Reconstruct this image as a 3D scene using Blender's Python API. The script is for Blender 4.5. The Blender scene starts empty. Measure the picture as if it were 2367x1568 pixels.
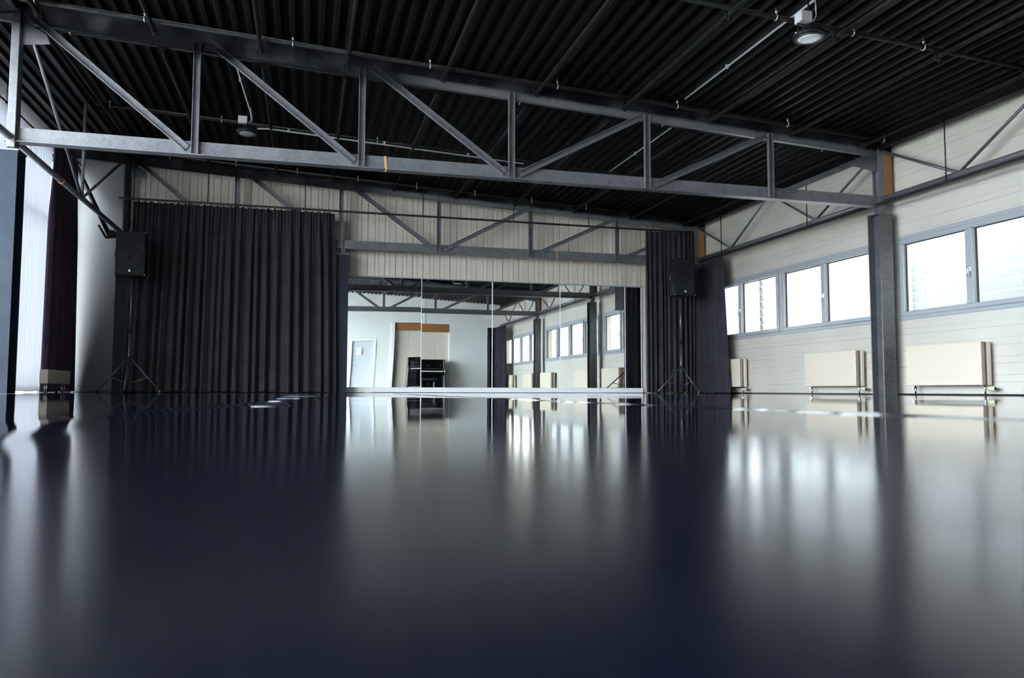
import bpy, math, random
from mathutils import Vector, Matrix
PI = math.pi
R = math.radians
scene = bpy.context.scene
COL = scene.collection

# ------------------------------------------------------------------ camera, sky, exposure
CAM_H = .045
cam_d = bpy.data.cameras.new('camera')
cam = bpy.data.objects.new('camera', cam_d); COL.objects.link(cam); scene.camera = cam
cam_d.sensor_width = 36.0
cam_d.lens = 1785.0 / 2367.0 * 36.0
cam_d.clip_start = .01; cam_d.clip_end = 200
cam_d.dof.use_dof = True
cam_d.dof.focus_distance = 11.0
cam_d.dof.aperture_fstop = 3.2
yaw, pitch, roll = R(15.0), R(3.81), R(.13)
cam.matrix_world = (Matrix.Translation((0, 0, CAM_H)) @ Matrix.Rotation(-yaw, 4, 'Z')
                    @ Matrix.Rotation(PI / 2 + pitch, 4, 'X') @ Matrix.Rotation(roll, 4, 'Z'))
SKY = 15.0
w = bpy.data.worlds.new('overcast_sky'); scene.world = w; w.use_nodes = True
nt = w.node_tree; nt.nodes.clear()
wo = nt.nodes.new('ShaderNodeOutputWorld'); bg = nt.nodes.new('ShaderNodeBackground')
tc = nt.nodes.new('ShaderNodeTexCoord'); sp = nt.nodes.new('ShaderNodeSeparateXYZ')
cr = nt.nodes.new('ShaderNodeValToRGB')
# overcast sky, brightest towards the open left (-x) side
cr.color_ramp.elements[0].position = .0; cr.color_ramp.elements[0].color = (.73, .85, 1, 1)
cr.color_ramp.elements[1].position = .62; cr.color_ramp.elements[1].color = (1, .98, .95, 1)
mr = nt.nodes.new('ShaderNodeMapRange'); mr.inputs[1].default_value = -1; mr.inputs[2].default_value = 1; mr.inputs[3].default_value = 0; mr.inputs[4].default_value = 1
nt.links.new(tc.outputs['Generated'], sp.inputs[0]); nt.links.new(sp.outputs['X'], mr.inputs[0]); nt.links.new(mr.outputs[0], cr.inputs[0])
m1 = nt.nodes.new('ShaderNodeMapRange'); m1.interpolation_type = 'SMOOTHSTEP'
m1.inputs[1].default_value = .55; m1.inputs[2].default_value = -.85; m1.inputs[3].default_value = SKY * .22; m1.inputs[4].default_value = SKY
nt.links.new(sp.outputs['X'], m1.inputs[0]); nt.links.new(m1.outputs[0], bg.inputs['Strength'])
nt.links.new(cr.outputs[0], bg.inputs['Color'])
nt.links.new(bg.outputs[0], wo.inputs[0])
vs = scene.view_settings
vs.view_transform = 'Standard'; vs.look = 'None'; vs.gamma = 1; vs.use_curve_mapping = False
vs.exposure = 1.42
scene.cycles.max_bounces = 10; scene.cycles.diffuse_bounces = 5; scene.cycles.glossy_bounces = 6
scene.cycles.transparent_max_bounces = 12; scene.cycles.use_denoising = True
scene.cycles.sample_clamp_indirect = 8

# ------------------------------------------------------------------ materials
def mat(name, col, rough=.6, metal=0., spec=.5, sheen=0.):
    m = bpy.data.materials.new(name); m.use_nodes = True
    b = m.node_tree.nodes['Principled BSDF']
    b.inputs['Base Color'].default_value = (*col, 1); b.inputs['Roughness'].default_value = rough
    b.inputs['Metallic'].default_value = metal; b.inputs['Specular IOR Level'].default_value = spec
    if sheen: b.inputs['Sheen Weight'].default_value = sheen
    return m
def nodes(m): return m.node_tree.nodes, m.node_tree.links, m.node_tree.nodes['Principled BSDF']
def vary(m, scale, c1, c2, coord='Object', stretch=(1, 1, 1), detail=4, lo=.35, hi=.65, bump=0., bscale=None):
    N, L, b = nodes(m)
    t = N.new('ShaderNodeTexCoord'); mp = N.new('ShaderNodeMapping'); mp.inputs['Scale'].default_value = stretch
    n = N.new('ShaderNodeTexNoise'); n.inputs['Scale'].default_value = scale; n.inputs['Detail'].default_value = detail
    r = N.new('ShaderNodeValToRGB')
    r.color_ramp.elements[0].position = lo; r.color_ramp.elements[0].color = (*c1, 1)
    r.color_ramp.elements[1].position = hi; r.color_ramp.elements[1].color = (*c2, 1)
    L.new(t.outputs[coord], mp.inputs[0]); L.new(mp.outputs[0], n.inputs['Vector']); L.new(n.outputs[0], r.inputs[0])
    L.new(r.outputs[0], b.inputs['Base Color'])
    if bump:
        n2 = N.new('ShaderNodeTexNoise'); n2.inputs['Scale'].default_value = bscale or scale * 4
        L.new(mp.outputs[0], n2.inputs['Vector'])
        bp = N.new('ShaderNodeBump'); bp.inputs['Strength'].default_value = bump; bp.inputs['Distance'].default_value = .01
        L.new(n2.outputs[0], bp.inputs['Height']); L.new(bp.outputs[0], b.inputs['Normal'])
    return m
M = {}
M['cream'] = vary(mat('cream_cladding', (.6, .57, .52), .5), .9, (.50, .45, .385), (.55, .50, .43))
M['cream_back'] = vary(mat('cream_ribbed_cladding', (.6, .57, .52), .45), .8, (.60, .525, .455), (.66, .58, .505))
M['white_wall'] = vary(mat('white_plaster', (.8, .8, .78), .7), 1.2, (.74, .725, .69), (.80, .79, .76))
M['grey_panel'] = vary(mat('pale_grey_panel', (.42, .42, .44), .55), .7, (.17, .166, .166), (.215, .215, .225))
M['grey_door'] = mat('pale_grey_door_paint', (.62, .64, .66), .4)
M['white'] = mat('white_paint', (.88, .87, .90), .4)
M['frame'] = mat('grey_window_frame', (.33, .33, .345), .4)
M['seal'] = mat('black_window_seal', (.02, .02, .022), .6)
M['radiator'] = mat('cream_radiator_enamel', (.64, .53, .415), .42)
M['rad_side'] = mat('radiator_side_grille', (.34, .26, .23), .5)
M['brown'] = vary(mat('brown_chipboard', (.3, .12, .03), .8), 60, (.25, .095, .02), (.36, .15, .045))
M['black'] = mat('black_paint', (.006, .006, .007), .55, 0, .25)
M['pipe_black'] = vary(mat('worn_black_pipe_paint', (.02, .02, .02), .65, 0, .15), 9, (.005, .005, .006), (.022, .020, .018), stretch=(1, 1, 1), lo=.4, hi=.75)
M['rail_black'] = mat('black_rail', (.006, .006, .007), .5)
M['zinc'] = mat('bright_zinc', (.7, .7, .7), .3, .9)
M['chrome'] = mat('chrome', (.5, .45, .43), .3, 1)
M['conduit'] = mat('grey_conduit_plastic', (.42, .41, .40), .5)
M['deck'] = mat('black_painted_roof_deck', (.0032, .003, .0033), .55, 0, .14)
M['speaker'] = mat('black_speaker_cabinet', (.003, .003, .004), .6, 0, .2)
M['grille'] = vary(mat('black_speaker_grille', (.02, .02, .025), .6, 0, .2), 400, (.004, .004, .006), (.009, .009, .013))
M['stand'] = mat('black_steel_tube', (.085, .082, .08), .35, .6)
M['green'] = mat('green_plastic_marker', (.07, .2, .04), .5)
M['piano'] = mat('black_piano_lacquer', (.003, .003, .004), .05, 0, .6)
M['gold'] = mat('brass', (.7, .45, .12), .3, 1)
M['ivory'] = mat('white_piano_keys', (.85, .85, .82), .3)
M['leather'] = mat('dark_bench_leather', (.02, .03, .03), .35)
M['strap'] = mat('yellow_webbing', (.55, .33, .10), .7)
M['paper'] = mat('white_paper', (.86, .86, .88), .7)
M['lens'] = mat('lamp_lens_with_reflection', (.92, .91, .91), .25)  # lamp is off; the window reflection on its lens is put into the white
M['lens_grey'] = mat('grey_lamp_lens', (.36, .36, .40), .25)
M['box_grey'] = mat('light_grey_junction_box', (.42, .41, .43), .5)
M['cup'] = vary(mat('cream_cupboard_board', (.7, .62, .5), .5), 1, (.64, .57, .48), (.70, .63, .52))
M['siding'] = mat('pale_siding_outside', (.125, .125, .122), .6)
M['ground'] = mat('pale_paving_outside', (.5, .5, .5), .8)
M['knob'] = mat('cream_valve_knob', (.62, .55, .38), .5)
# galvanised steel
def galv(name, base=(.185, .185, .197), dark=(.12, .12, .13), paint=False):
    m = mat(name, base, .42, .3)
    N, L, b = nodes(m)
    t = N.new('ShaderNodeTexCoord')
    v = N.new('ShaderNodeTexVoronoi'); v.inputs['Scale'].default_value = 45
    n = N.new('ShaderNodeTexNoise'); n.inputs['Scale'].default_value = 5; n.inputs['Detail'].default_value = 6
    L.new(t.outputs['Object'], v.inputs['Vector']); L.new(t.outputs['Object'], n.inputs['Vector'])
    mx = N.new('ShaderNodeMix'); mx.data_type = 'RGBA'; mx.inputs[0].default_value = .35
    L.new(n.outputs[0], mx.inputs[6]); L.new(v.outputs['Color'], mx.inputs[7])
    bw = N.new('ShaderNodeRGBToBW'); L.new(mx.outputs[2], bw.inputs[0])
    r = N.new('ShaderNodeValToRGB')
    r.color_ramp.elements[0].position = .3; r.color_ramp.elements[0].color = (*dark, 1)
    r.color_ramp.elements[1].position = .7; r.color_ramp.elements[1].color = (*base, 1)
    L.new(bw.outputs[0], r.inputs[0]); out = r.outputs[0]
    rr = N.new('ShaderNodeMapRange'); rr.inputs[3].default_value = .33; rr.inputs[4].default_value = .55
    L.new(bw.outputs[0], rr.inputs[0]); L.new(rr.outputs[0], b.inputs['Roughness'])
    if paint:
        # black roof paint sprayed over the steel: everything left of the middle, only the upper half to the right
        s = N.new('ShaderNodeSeparateXYZ'); ge = N.new('ShaderNodeNewGeometry'); L.new(ge.outputs['Position'], s.inputs[0])
        h = N.new('ShaderNodeMath'); h.operation = 'MULTIPLY_ADD'; h.inputs[1].default_value = .0532
        L.new(s.outputs['X'], h.inputs[0]); L.new(s.outputs['Z'], h.inputs[2])       # height along the sloping chord
        a = N.new('ShaderNodeMapRange'); a.inputs[1].default_value = 3.80; a.inputs[2].default_value = 3.86
        L.new(h.outputs[0], a.inputs[0])
        c0 = N.new('ShaderNodeMapRange'); c0.inputs[1].default_value = 1.9; c0.inputs[2].default_value = .9
        L.new(s.outputs['X'], c0.inputs[0])
        c1 = N.new('ShaderNodeMapRange'); c1.inputs[1].default_value = 3.56; c1.inputs[2].default_value = 3.72
        L.new(h.outputs[0], c1.inputs[0])
        c = N.new('ShaderNodeMath'); c.operation = 'MULTIPLY'
        L.new(c0.outputs[0], c.inputs[0]); L.new(c1.outputs[0], c.inputs[1])
        mxm = N.new('ShaderNodeMath'); mxm.operation = 'MAXIMUM'
        L.new(a.outputs[0], mxm.inputs[0]); L.new(c.outputs[0], mxm.inputs[1])
        n3 = N.new('ShaderNodeTexNoise'); n3.inputs['Scale'].default_value = 2.2; n3.inputs['Detail'].default_value = 5
        L.new(t.outputs['Object'], n3.inputs['Vector'])
        ad = N.new('ShaderNodeMath'); ad.operation = 'MULTIPLY_ADD'; ad.inputs[1].default_value = 1.1; ad.inputs[2].default_value = -.6
        L.new(n3.outputs[0], ad.inputs[0])
        sm = N.new('ShaderNodeMath'); sm.operation = 'ADD'; sm.use_clamp = True
        L.new(mxm.outputs[0], sm.inputs[0]); L.new(ad.outputs[0], sm.inputs[1])
        m2 = N.new('ShaderNodeMix'); m2.data_type = 'RGBA'; m2.inputs[7].default_value = (.005, .005, .007, 1)
        L.new(sm.outputs[0], m2.inputs[0]); L.new(out, m2.inputs[6]); out = m2.outputs[2]
        inv = N.new('ShaderNodeMapRange'); inv.inputs[3].default_value = .3; inv.inputs[4].default_value = 0
        L.new(sm.outputs[0], inv.inputs[0]); L.new(inv.outputs[0], b.inputs['Metallic'])
        i2 = N.new('ShaderNodeMapRange'); i2.inputs[3].default_value = .5; i2.inputs[4].default_value = .12
        L.new(sm.outputs[0], i2.inputs[0]); L.new(i2.outputs[0], b.inputs['Specular IOR Level'])
    L.new(out, b.inputs['Base Color'])
    return m
M['galv'] = galv('galvanised_steel')
M['galv_top'] = galv('galvanised_steel_with_black_overspray', paint=True)
M['galv_dark'] = galv('dull_galvanised_steel', (.13, .13, .132), (.07, .07, .073))
M['slate'] = vary(mat('slate_blue_steel_paint', (.05, .06, .08), .7, 0, .2), 4, (.015, .020, .030), (.022, .029, .042))
# cloth
def cloth(name, c1, c2, sheen):
    m = mat(name, c1, .95, 0, .15, sheen)
    vary(m, 3, c1, c2, bump=.15, bscale=220)
    return m
M['molton'] = cloth('black_molton_cloth', (.026, .022, .028), (.038, .033, .041), .08)
M['molton_lit'] = cloth('black_molton_cloth_lit_purple', (.055, .036, .056), (.085, .055, .082), .12)  # same black molton where lit; the light's purple tint is put into the colour
def translucent(name, col, tr):
    m = bpy.data.materials.new(name); m.use_nodes = True
    N, L = m.node_tree.nodes, m.node_tree.links; N.clear()
    o = N.new('ShaderNodeOutputMaterial'); d = N.new('ShaderNodeBsdfDiffuse'); t = N.new('ShaderNodeBsdfTranslucent'); p = N.new('ShaderNodeBsdfTransparent')
    d.inputs[0].default_value = (*col, 1); t.inputs[0].default_value = (*col, 1)
    a = N.new('ShaderNodeMixShader'); a.inputs[0].default_value = .055
    b = N.new('ShaderNodeMixShader'); b.inputs[0].default_value = tr
    L.new(d.outputs[0], a.inputs[1]); L.new(t.outputs[0], a.inputs[2]); L.new(a.outputs[0], b.inputs[1]); L.new(p.outputs[0], b.inputs[2]); L.new(b.outputs[0], o.inputs[0])
    return m
M['sheer'] = translucent('white_sheer_cloth', (.80, .79, .84), .0)
def glass():
    m = bpy.data.materials.new('window_glass'); m.use_nodes = True
    N, L = m.node_tree.nodes, m.node_tree.links; N.clear()
    o = N.new('ShaderNodeOutputMaterial'); g = N.new('ShaderNodeBsdfGlossy'); p = N.new('ShaderNodeBsdfTransparent')
    g.inputs['Roughness'].default_value = .0; p.inputs[0].default_value = (.93, .96, .95, 1)
    lw = N.new('ShaderNodeLayerWeight'); lw.inputs[0].default_value = .5
    pw = N.new('ShaderNodeMath'); pw.operation = 'POWER'; pw.inputs[1].default_value = 5; L.new(lw.outputs['Facing'], pw.inputs[0])
    f = N.new('ShaderNodeMath'); f.operation = 'MULTIPLY_ADD'; f.inputs[1].default_value = .94; f.inputs[2].default_value = .04; L.new(pw.outputs[0], f.inputs[0])
    x = N.new('ShaderNodeMixShader'); L.new(f.outputs[0], x.inputs[0]); L.new(p.outputs[0], x.inputs[1]); L.new(g.outputs[0], x.inputs[2]); L.new(x.outputs[0], o.inputs[0])
    return m
M['glass'] = glass()
M['mirror'] = mat('silvered_mirror', (.86, .89, .87), .0, 1)
M['edge'] = mat('bevelled_mirror_edge', (.75, .78, .85), .1, 1)
# floor: glossy navy dance vinyl
def floor_mat():
    m = mat('glossy_navy_dance_vinyl', (.006, .009, .018), .16, 0, .45)
    N, L, b = nodes(m)
    t = N.new('ShaderNodeTexCoord')
    n = N.new('ShaderNodeTexNoise'); n.inputs['Scale'].default_value = 1.7; n.inputs['Detail'].default_value = 9; n.inputs['Roughness'].default_value = .62
    L.new(t.outputs['Object'], n.inputs['Vector'])
    # satin vinyl: mirror-like at grazing angles, softer when looked down on
    lw = N.new('ShaderNodeLayerWeight'); lw.inputs[0].default_value = .5
    fc = N.new('ShaderNodeValToRGB'); fc.color_ramp.elements[0].position = .45; fc.color_ramp.elements[0].color = (.25, .25, .25, 1)
    fc.color_ramp.elements[1].position = .99; fc.color_ramp.elements[1].color = (.012, .012, .012, 1)
    e = fc.color_ramp.elements.new(.86); e.color = (.20, .20, .20, 1)
    e = fc.color_ramp.elements.new(.94); e.color = (.10, .10, .10, 1)
    e = fc.color_ramp.elements.new(.965); e.color = (.035, .035, .035, 1)
    L.new(lw.outputs['Facing'], fc.inputs[0])
    rr = N.new('ShaderNodeMapRange'); rr.inputs[1].default_value = .3; rr.inputs[2].default_value = .7
    rr.inputs[3].default_value = .7; rr.inputs[4].default_value = 1.35
    mu = N.new('ShaderNodeMath'); mu.operation = 'MULTIPLY'
    L.new(n.outputs[0], rr.inputs[0]); L.new(rr.outputs[0], mu.inputs[0]); L.new(fc.outputs[0], mu.inputs[1]); L.new(mu.outputs[0], b.inputs['Roughness'])
    n2 = N.new('ShaderNodeTexNoise'); n2.inputs['Scale'].default_value = 4.5; n2.inputs['Detail'].default_value = 2
    L.new(t.outputs['Object'], n2.inputs['Vector'])
    bp = N.new('ShaderNodeBump'); bp.inputs['Strength'].default_value = 1; bp.inputs['Distance'].default_value = .0005
    L.new(n2.outputs[0], bp.inputs['Height'])
    L.new(bp.outputs[0], b.inputs['Normal'])
    r = N.new('ShaderNodeValToRGB')
    r.color_ramp.elements[0].position = .3; r.color_ramp.elements[0].color = (.0012, .0022, .0058, 1)
    r.color_ramp.elements[1].position = .75; r.color_ramp.elements[1].color = (.0028, .0046, .0115, 1)
    L.new(n.outputs[0], r.inputs[0]); L.new(r.outputs[0], b.inputs['Base Color'])
    return m
M['floor'] = floor_mat()

# ------------------------------------------------------------------ mesh helpers
class MB:
    def __init__(s): s.v = []; s.f = []; s.sm = set()
    def add(s, vs_, fs, smooth=False):
        o = len(s.v); s.v += [tuple(x) for x in vs_]
        for f in fs:
            if smooth: s.sm.add(len(s.f))
            s.f.append([i + o for i in f])
        return s
    def box(s, a, b):
        x0, y0, z0 = [min(p, q) for p, q in zip(a, b)]; x1, y1, z1 = [max(p, q) for p, q in zip(a, b)]
        return s.add([(x0, y0, z0), (x1, y0, z0), (x1, y1, z0), (x0, y1, z0), (x0, y0, z1), (x1, y0, z1), (x1, y1, z1), (x0, y1, z1)],
                     [(0, 3, 2, 1), (4, 5, 6, 7), (0, 1, 5, 4), (1, 2, 6, 5), (2, 3, 7, 6), (3, 0, 4, 7)])
    def bbox(s, a, b, r=.006):        # box with chamfered edges
        x0, y0, z0 = [min(p, q) for p, q in zip(a, b)]; x1, y1, z1 = [max(p, q) for p, q in zip(a, b)]
        r = min(r, (x1 - x0) / 3, (y1 - y0) / 3, (z1 - z0) / 3)
        V = []; idx = {}
        for i, x in enumerate((x0, x1)):
            for j, y in enumerate((y0, y1)):
                for k, z in enumerate((z0, z1)):
                    sx, sy, sz = (1, -1)[i], (1, -1)[j], (1, -1)[k]
                    for ax, p in enumerate(((x, y + sy * r, z + sz * r), (x + sx * r, y, z + sz * r), (x + sx * r, y + sy * r, z))):
                        idx[(i, j, k, ax)] = len(V); V.append(p)
        F = []
        g = lambda i, j, k, a: idx[(i, j, k, a)]
        for i in (0, 1):
            q = [g(i, 0, 0, 0), g(i, 1, 0, 0), g(i, 1, 1, 0), g(i, 0, 1, 0)]; F.append(q if i else q[::-1])
            q = [g(0, i, 0, 1), g(0, i, 1, 1), g(1, i, 1, 1), g(1, i, 0, 1)]; F.append(q if i else q[::-1])
            q = [g(0, 0, i, 2), g(1, 0, i, 2), g(1, 1, i, 2), g(0, 1, i, 2)]; F.append(q if i else q[::-1])
        for a_ in (0, 1):
            for b_ in (0, 1):
                F.append([g(0, a_, b_, 1), g(1, a_, b_, 1), g(1, a_, b_, 2), g(0, a_, b_, 2)])
                F.append([g(a_, 0, b_, 0), g(a_, 1, b_, 0), g(a_, 1, b_, 2), g(a_, 0, b_, 2)])
                F.append([g(a_, b_, 0, 0), g(a_, b_, 1, 0), g(a_, b_, 1, 1), g(a_, b_, 0, 1)])
        for i in (0, 1):
            for j in (0, 1):
                for k in (0, 1): F.append([g(i, j, k, 0), g(i, j, k, 1), g(i, j, k, 2)])
        return s.add(V, F)
    def beam(s, a, b, w_, h_, up=(0, 1, 0), off=(0, 0)):
        # box from a to b; w_ measured along 'up' reference, h_ along the third direction
        a, b = Vector(a), Vector(b); d = (b - a).normalized(); u = Vector(up); u = (u - d * u.dot(d)).normalized(); n = d.cross(u)
        a = a + u * off[0] + n * off[1]; b = b + u * off[0] + n * off[1]
        V = [p + u * (w_ / 2 * i) + n * (h_ / 2 * j) for p in (a, b) for i, j in ((-1, -1), (1, -1), (1, 1), (-1, 1))]
        return s.add(V, [(0, 1, 2, 3), (7, 6, 5, 4), (0, 4, 5, 1), (1, 5, 6, 2), (2, 6, 7, 3), (3, 7, 4, 0)])
    def channel(s, a, b, wid, dep, t=.007, face=(0, -1, 0)):
        # C section: web facing 'face', two flanges pointing the same way
        s.beam(a, b, t, wid, face)
        for sg in (-1, 1): s.beam(a, b, dep, t, face, (dep / 2, sg * (wid / 2 - t / 2)))
        return s
    def tube(s, pts, r, n=10, cap=True):
        pts = [Vector(p) for p in pts]; rings = []; V = []; F = []
        u = None
        for i, p in enumerate(pts):
            d = (pts[min(i + 1, len(pts) - 1)] - pts[max(i - 1, 0)]).normalized()
            if u is None: u = d.orthogonal().normalized()
            else: u = (u - d * u.dot(d)).normalized()
            v = d.cross(u); rr = r[i] if isinstance(r, (list, tuple)) else r
            rings.append(len(V)); V += [p + (u * math.cos(2 * PI * k / n) + v * math.sin(2 * PI * k / n)) * rr for k in range(n)]
        for i in range(len(pts) - 1):
            a, b = rings[i], rings[i + 1]
            F += [(a + k, a + (k + 1) % n, b + (k + 1) % n, b + k) for k in range(n)]
        s.add(V, F, True)
        if cap:
            o = len(s.v) - len(V); s.f.append([o + rings[0] + k for k in range(n)][::-1]); s.f.append([o + rings[-1] + k for k in range(n)])
        return s
    def lathe(s, c, prof, n=32, axis='Z'):
        V = []; F = []
        for r_, z in prof:
            for k in range(n):
                a = 2 * PI * k / n; x, y = r_ * math.cos(a), r_ * math.sin(a)
                p = (x, y, z) if axis == 'Z' else ((x, z, y) if axis == 'Y' else (z, x, y))
                V.append((c[0] + p[0], c[1] + p[1], c[2] + p[2]))
        for i in range(len(prof) - 1):
            F += [(i * n + k, i * n + (k + 1) % n, (i + 1) * n + (k + 1) % n, (i + 1) * n + k) for k in range(n)]
        F += [[k for k in range(n)][::-1], [(len(prof) - 1) * n + k for k in range(n)]]
        return s.add(V, F, True)
    def poly(s, pts, nrm, t):          # flat polygon given thickness t along nrm
        nrm = Vector(nrm).normalized() * (t / 2); n = len(pts)
        V = [Vector(p) - nrm for p in pts] + [Vector(p) + nrm for p in pts]
        return s.add(V, [list(range(n))[::-1], list(range(n, 2 * n))] + [(i, (i + 1) % n, n + (i + 1) % n, n + i) for i in range(n)])
    def build(s, name, m, parent=None, origin=None):
        me = bpy.data.meshes.new(name)
        o_ = Vector(origin) if origin else Vector((0, 0, 0))
        me.from_pydata([Vector(v) - o_ for v in s.v], [], s.f); me.materials.append(m)
        if s.sm:
            me.polygons.foreach_set('use_smooth', [i in s.sm and len(me.polygons[i].vertices) == 4 for i in range(len(me.polygons))])
        me.validate(); me.update()
        o = bpy.data.objects.new(name, me); COL.objects.link(o)
        if parent is not None: o.parent = parent
        elif origin: o.location = o_
        return o
def tag(o, label=None, cat=None, group=None, kind=None):
    if label: o['label'] = label
    if cat: o['category'] = cat
    if group: o['group'] = group
    if kind: o['kind'] = kind
    return o
def thing(name, label, cat, loc=(0, 0, 0), group=None):
    o = bpy.data.objects.new(name, None); COL.objects.link(o); o.location = loc; o.empty_display_size = .1
    return tag(o, label, cat, group)
def ring(mb, xa, xb, a, b, z0, z1, w_, h_, f=None):      # rectangular frame in the y-z plane, rails between stiles without overlap
    f = f or mb.bbox
    for A, B, C, D in ((a, b, z0, z0 + h_), (a, b, z1 - h_, z1), (a, a + w_, z0 + h_ + .0004, z1 - h_ - .0004), (b - w_, b, z0 + h_ + .0004, z1 - h_ - .0004)): f((xa, A, C), (xb, B, D))
class T:      # a thing whose parts are given in world coordinates
    def __init__(s, name, label, cat, loc, group=None): s.o = thing(name, label, cat, loc, group); s.loc = loc
    def part(s, name, mb, m, label=None, kind=None):
        o = mb.build(name, m, s.o, s.loc); tag(o, label, None, None, kind); return o
    def sub(s, name, mb, m, par, label=None):
        o = mb.build(name, m, par, s.loc); tag(o, label); return o
def dup(root, loc, label, group=None):
    r = root.copy(); COL.objects.link(r); r.location = loc; r['label'] = label
    if group: r['group'] = group
    for ch in root.children:
        c = ch.copy(); COL.objects.link(c); c.parent = r
        for g in ch.children:
            d = g.copy(); COL.objects.link(d); d.parent = c
    return r
def struct(name, mb, m, parent=None):
    o = mb.build(name, m, parent)
    if parent is None: o['kind'] = 'structure'
    return o
ORD = ['first', 'second', 'third', 'fourth', 'fifth', 'sixth', 'seventh', 'eighth', 'ninth', 'tenth']

# ------------------------------------------------------------------ main dimensions
XL, XR, YB, YF = -4.0, 7.97, 14.6, -1.8        # left wall, right wall, mirror wall, rear wall
Y1, SP, X0, W = 8.98, 5.28, -3.016, 1.8
Y2, Y0 = Y1 + SP, Y1 - SP
ZB = 2.612
SL = -.0532
ztop = lambda x: 3.748 + SL * x                 # underside of a top chord
zdeck = lambda x: 3.985 + SL * x                # underside of the roof deck
NX = lambda k: X0 + k * W

# ------------------------------------------------------------------ floor (sheet vinyl with raised seams)
def build_floor():
    seams = [-3.06, -1.68, -.3, 1.08, 2.48, 3.86, 5.24, 6.62]
    def sx(i, y):
        if i == 2:
            pts = [(-2, -.2), (.6, -.26), (.9, -.285), (1.3, -.335), (1.65, -.325), (2.4, -.2), (3.6, -.02), (5.2, .2), (9, .1), (15, 0)]
            for (a, b), (c, d) in zip(pts, pts[1:]):
                if a <= y <= c:
                    t = (y - a) / (c - a); t = t * t * (3 - 2 * t); return b + (d - b) * t
        if i == 3: return 1.06 + .045 * math.exp(-((y - .9) / .5) ** 2)
        return seams[i] + .012 * math.sin(y * 1.1 + i)
    xs = []
    x = XL - .1
    base = [XL - .1 + k * .11 for k in range(int((XR + .2 - XL) / .11) + 2)]
    U = [(-1, b) for b in base]
    for i in range(len(seams)):
        for k in range(-8, 9): U.append((i, k * .011))
    ys = []
    y = YF - .4
    while y < 14.75:
        ys.append(y); y += .2 if y < .2 else (.035 if y < 2.6 else (.08 if y < 6 else .2))
    mb = MB(); rnd = random.Random(3)
    ph = [rnd.random() * 6 for _ in range(20)]
    order = sorted(U, key=lambda u: u[1] if u[0] < 0 else seams[u[0]] + u[1])
    order = [u for u in order if u[0] >= 0 or min(abs(u[1] - s) for s in seams) > .16]
    nx = len(order)
    hs = [.0009, .0012, .0042, .0036, .0014, .0012, .0011, .0011]
    wd = [.018, .018, .032, .014, .018, .02, .02, .02]
    for y in ys:
        for (i, v) in order:
            x = v if i < 0 else sx(i, y) + v
            z = 0.
            for k in range(len(seams)):
                d = (x - sx(k, y)) / wd[k]
                if abs(d) < 5:
                    mod = .55 + .45 * math.sin(y * (1.7 + .2 * k) + ph[k]) * math.sin(y * .6 + ph[k + 8])
                    if k == 2: mod = .75 + .25 * math.sin(y * 3 + 1)
                    if k == 3: mod = .85 + .15 * math.sin(y * 11)
                    z += hs[k] * mod * math.exp(-d * d)
            z += .00035 * (math.sin(x * 3.1 + ph[0]) * math.sin(y * 1.9 + ph[1]) + math.sin(x * 1.3 + y * 2.3 + ph[2]))
            # ripples running out from the big wave on the left
            if -1.6 < x < 1.2 and 1.5 < y < 9: z += .00035 * math.sin((x * 1.6 + y * .9) * 6) * math.exp(-((x - .3 * (y - 3) / 3) / .6) ** 2)
            mb.v.append((x, y, z - .0012))
    for j in range(len(ys) - 1):
        for i in range(nx - 1):
            a = j * nx + i; mb.sm.add(len(mb.f)); mb.f.append([a, a + 1, a + nx + 1, a + nx])
    # slab underneath
    o = struct('floor', mb, M['floor'])
    return o
build_floor()

# ------------------------------------------------------------------ roof deck
def build_ceiling():
    mb = MB(); P = .153
    prof = [(0, 0), (.045, 0), (.068, .055), (.130, .055)]
    x = XL - .35; V = []
    while x < XR + .3:
        for dx, dz in prof: V.append((x + dx, zdeck(x + dx) + dz))
        x += P
    n = len(V)
    y0, y1 = YF - .4, YB + .25
    v = [(a, y0, b) for a, b in V] + [(a, y1, b) for a, b in V] + [(a, y0, b + .09) for a, b in (V[0], V[-1])] + [(a, y1, b + .09) for a, b in (V[0], V[-1])]
    f = [(i, i + n, i + 1 + n, i + 1) for i in range(n - 1)]
    f.append((2 * n, 2 * n + 1, 2 * n + 3, 2 * n + 2))
    f += [(0, n, 2 * n + 2, 2 * n), (n - 1, 2 * n + 1, 2 * n + 3, 2 * n - 1)]
    mb.add(v, f)
    struct('ceiling', mb, M['deck'])
build_ceiling()

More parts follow.
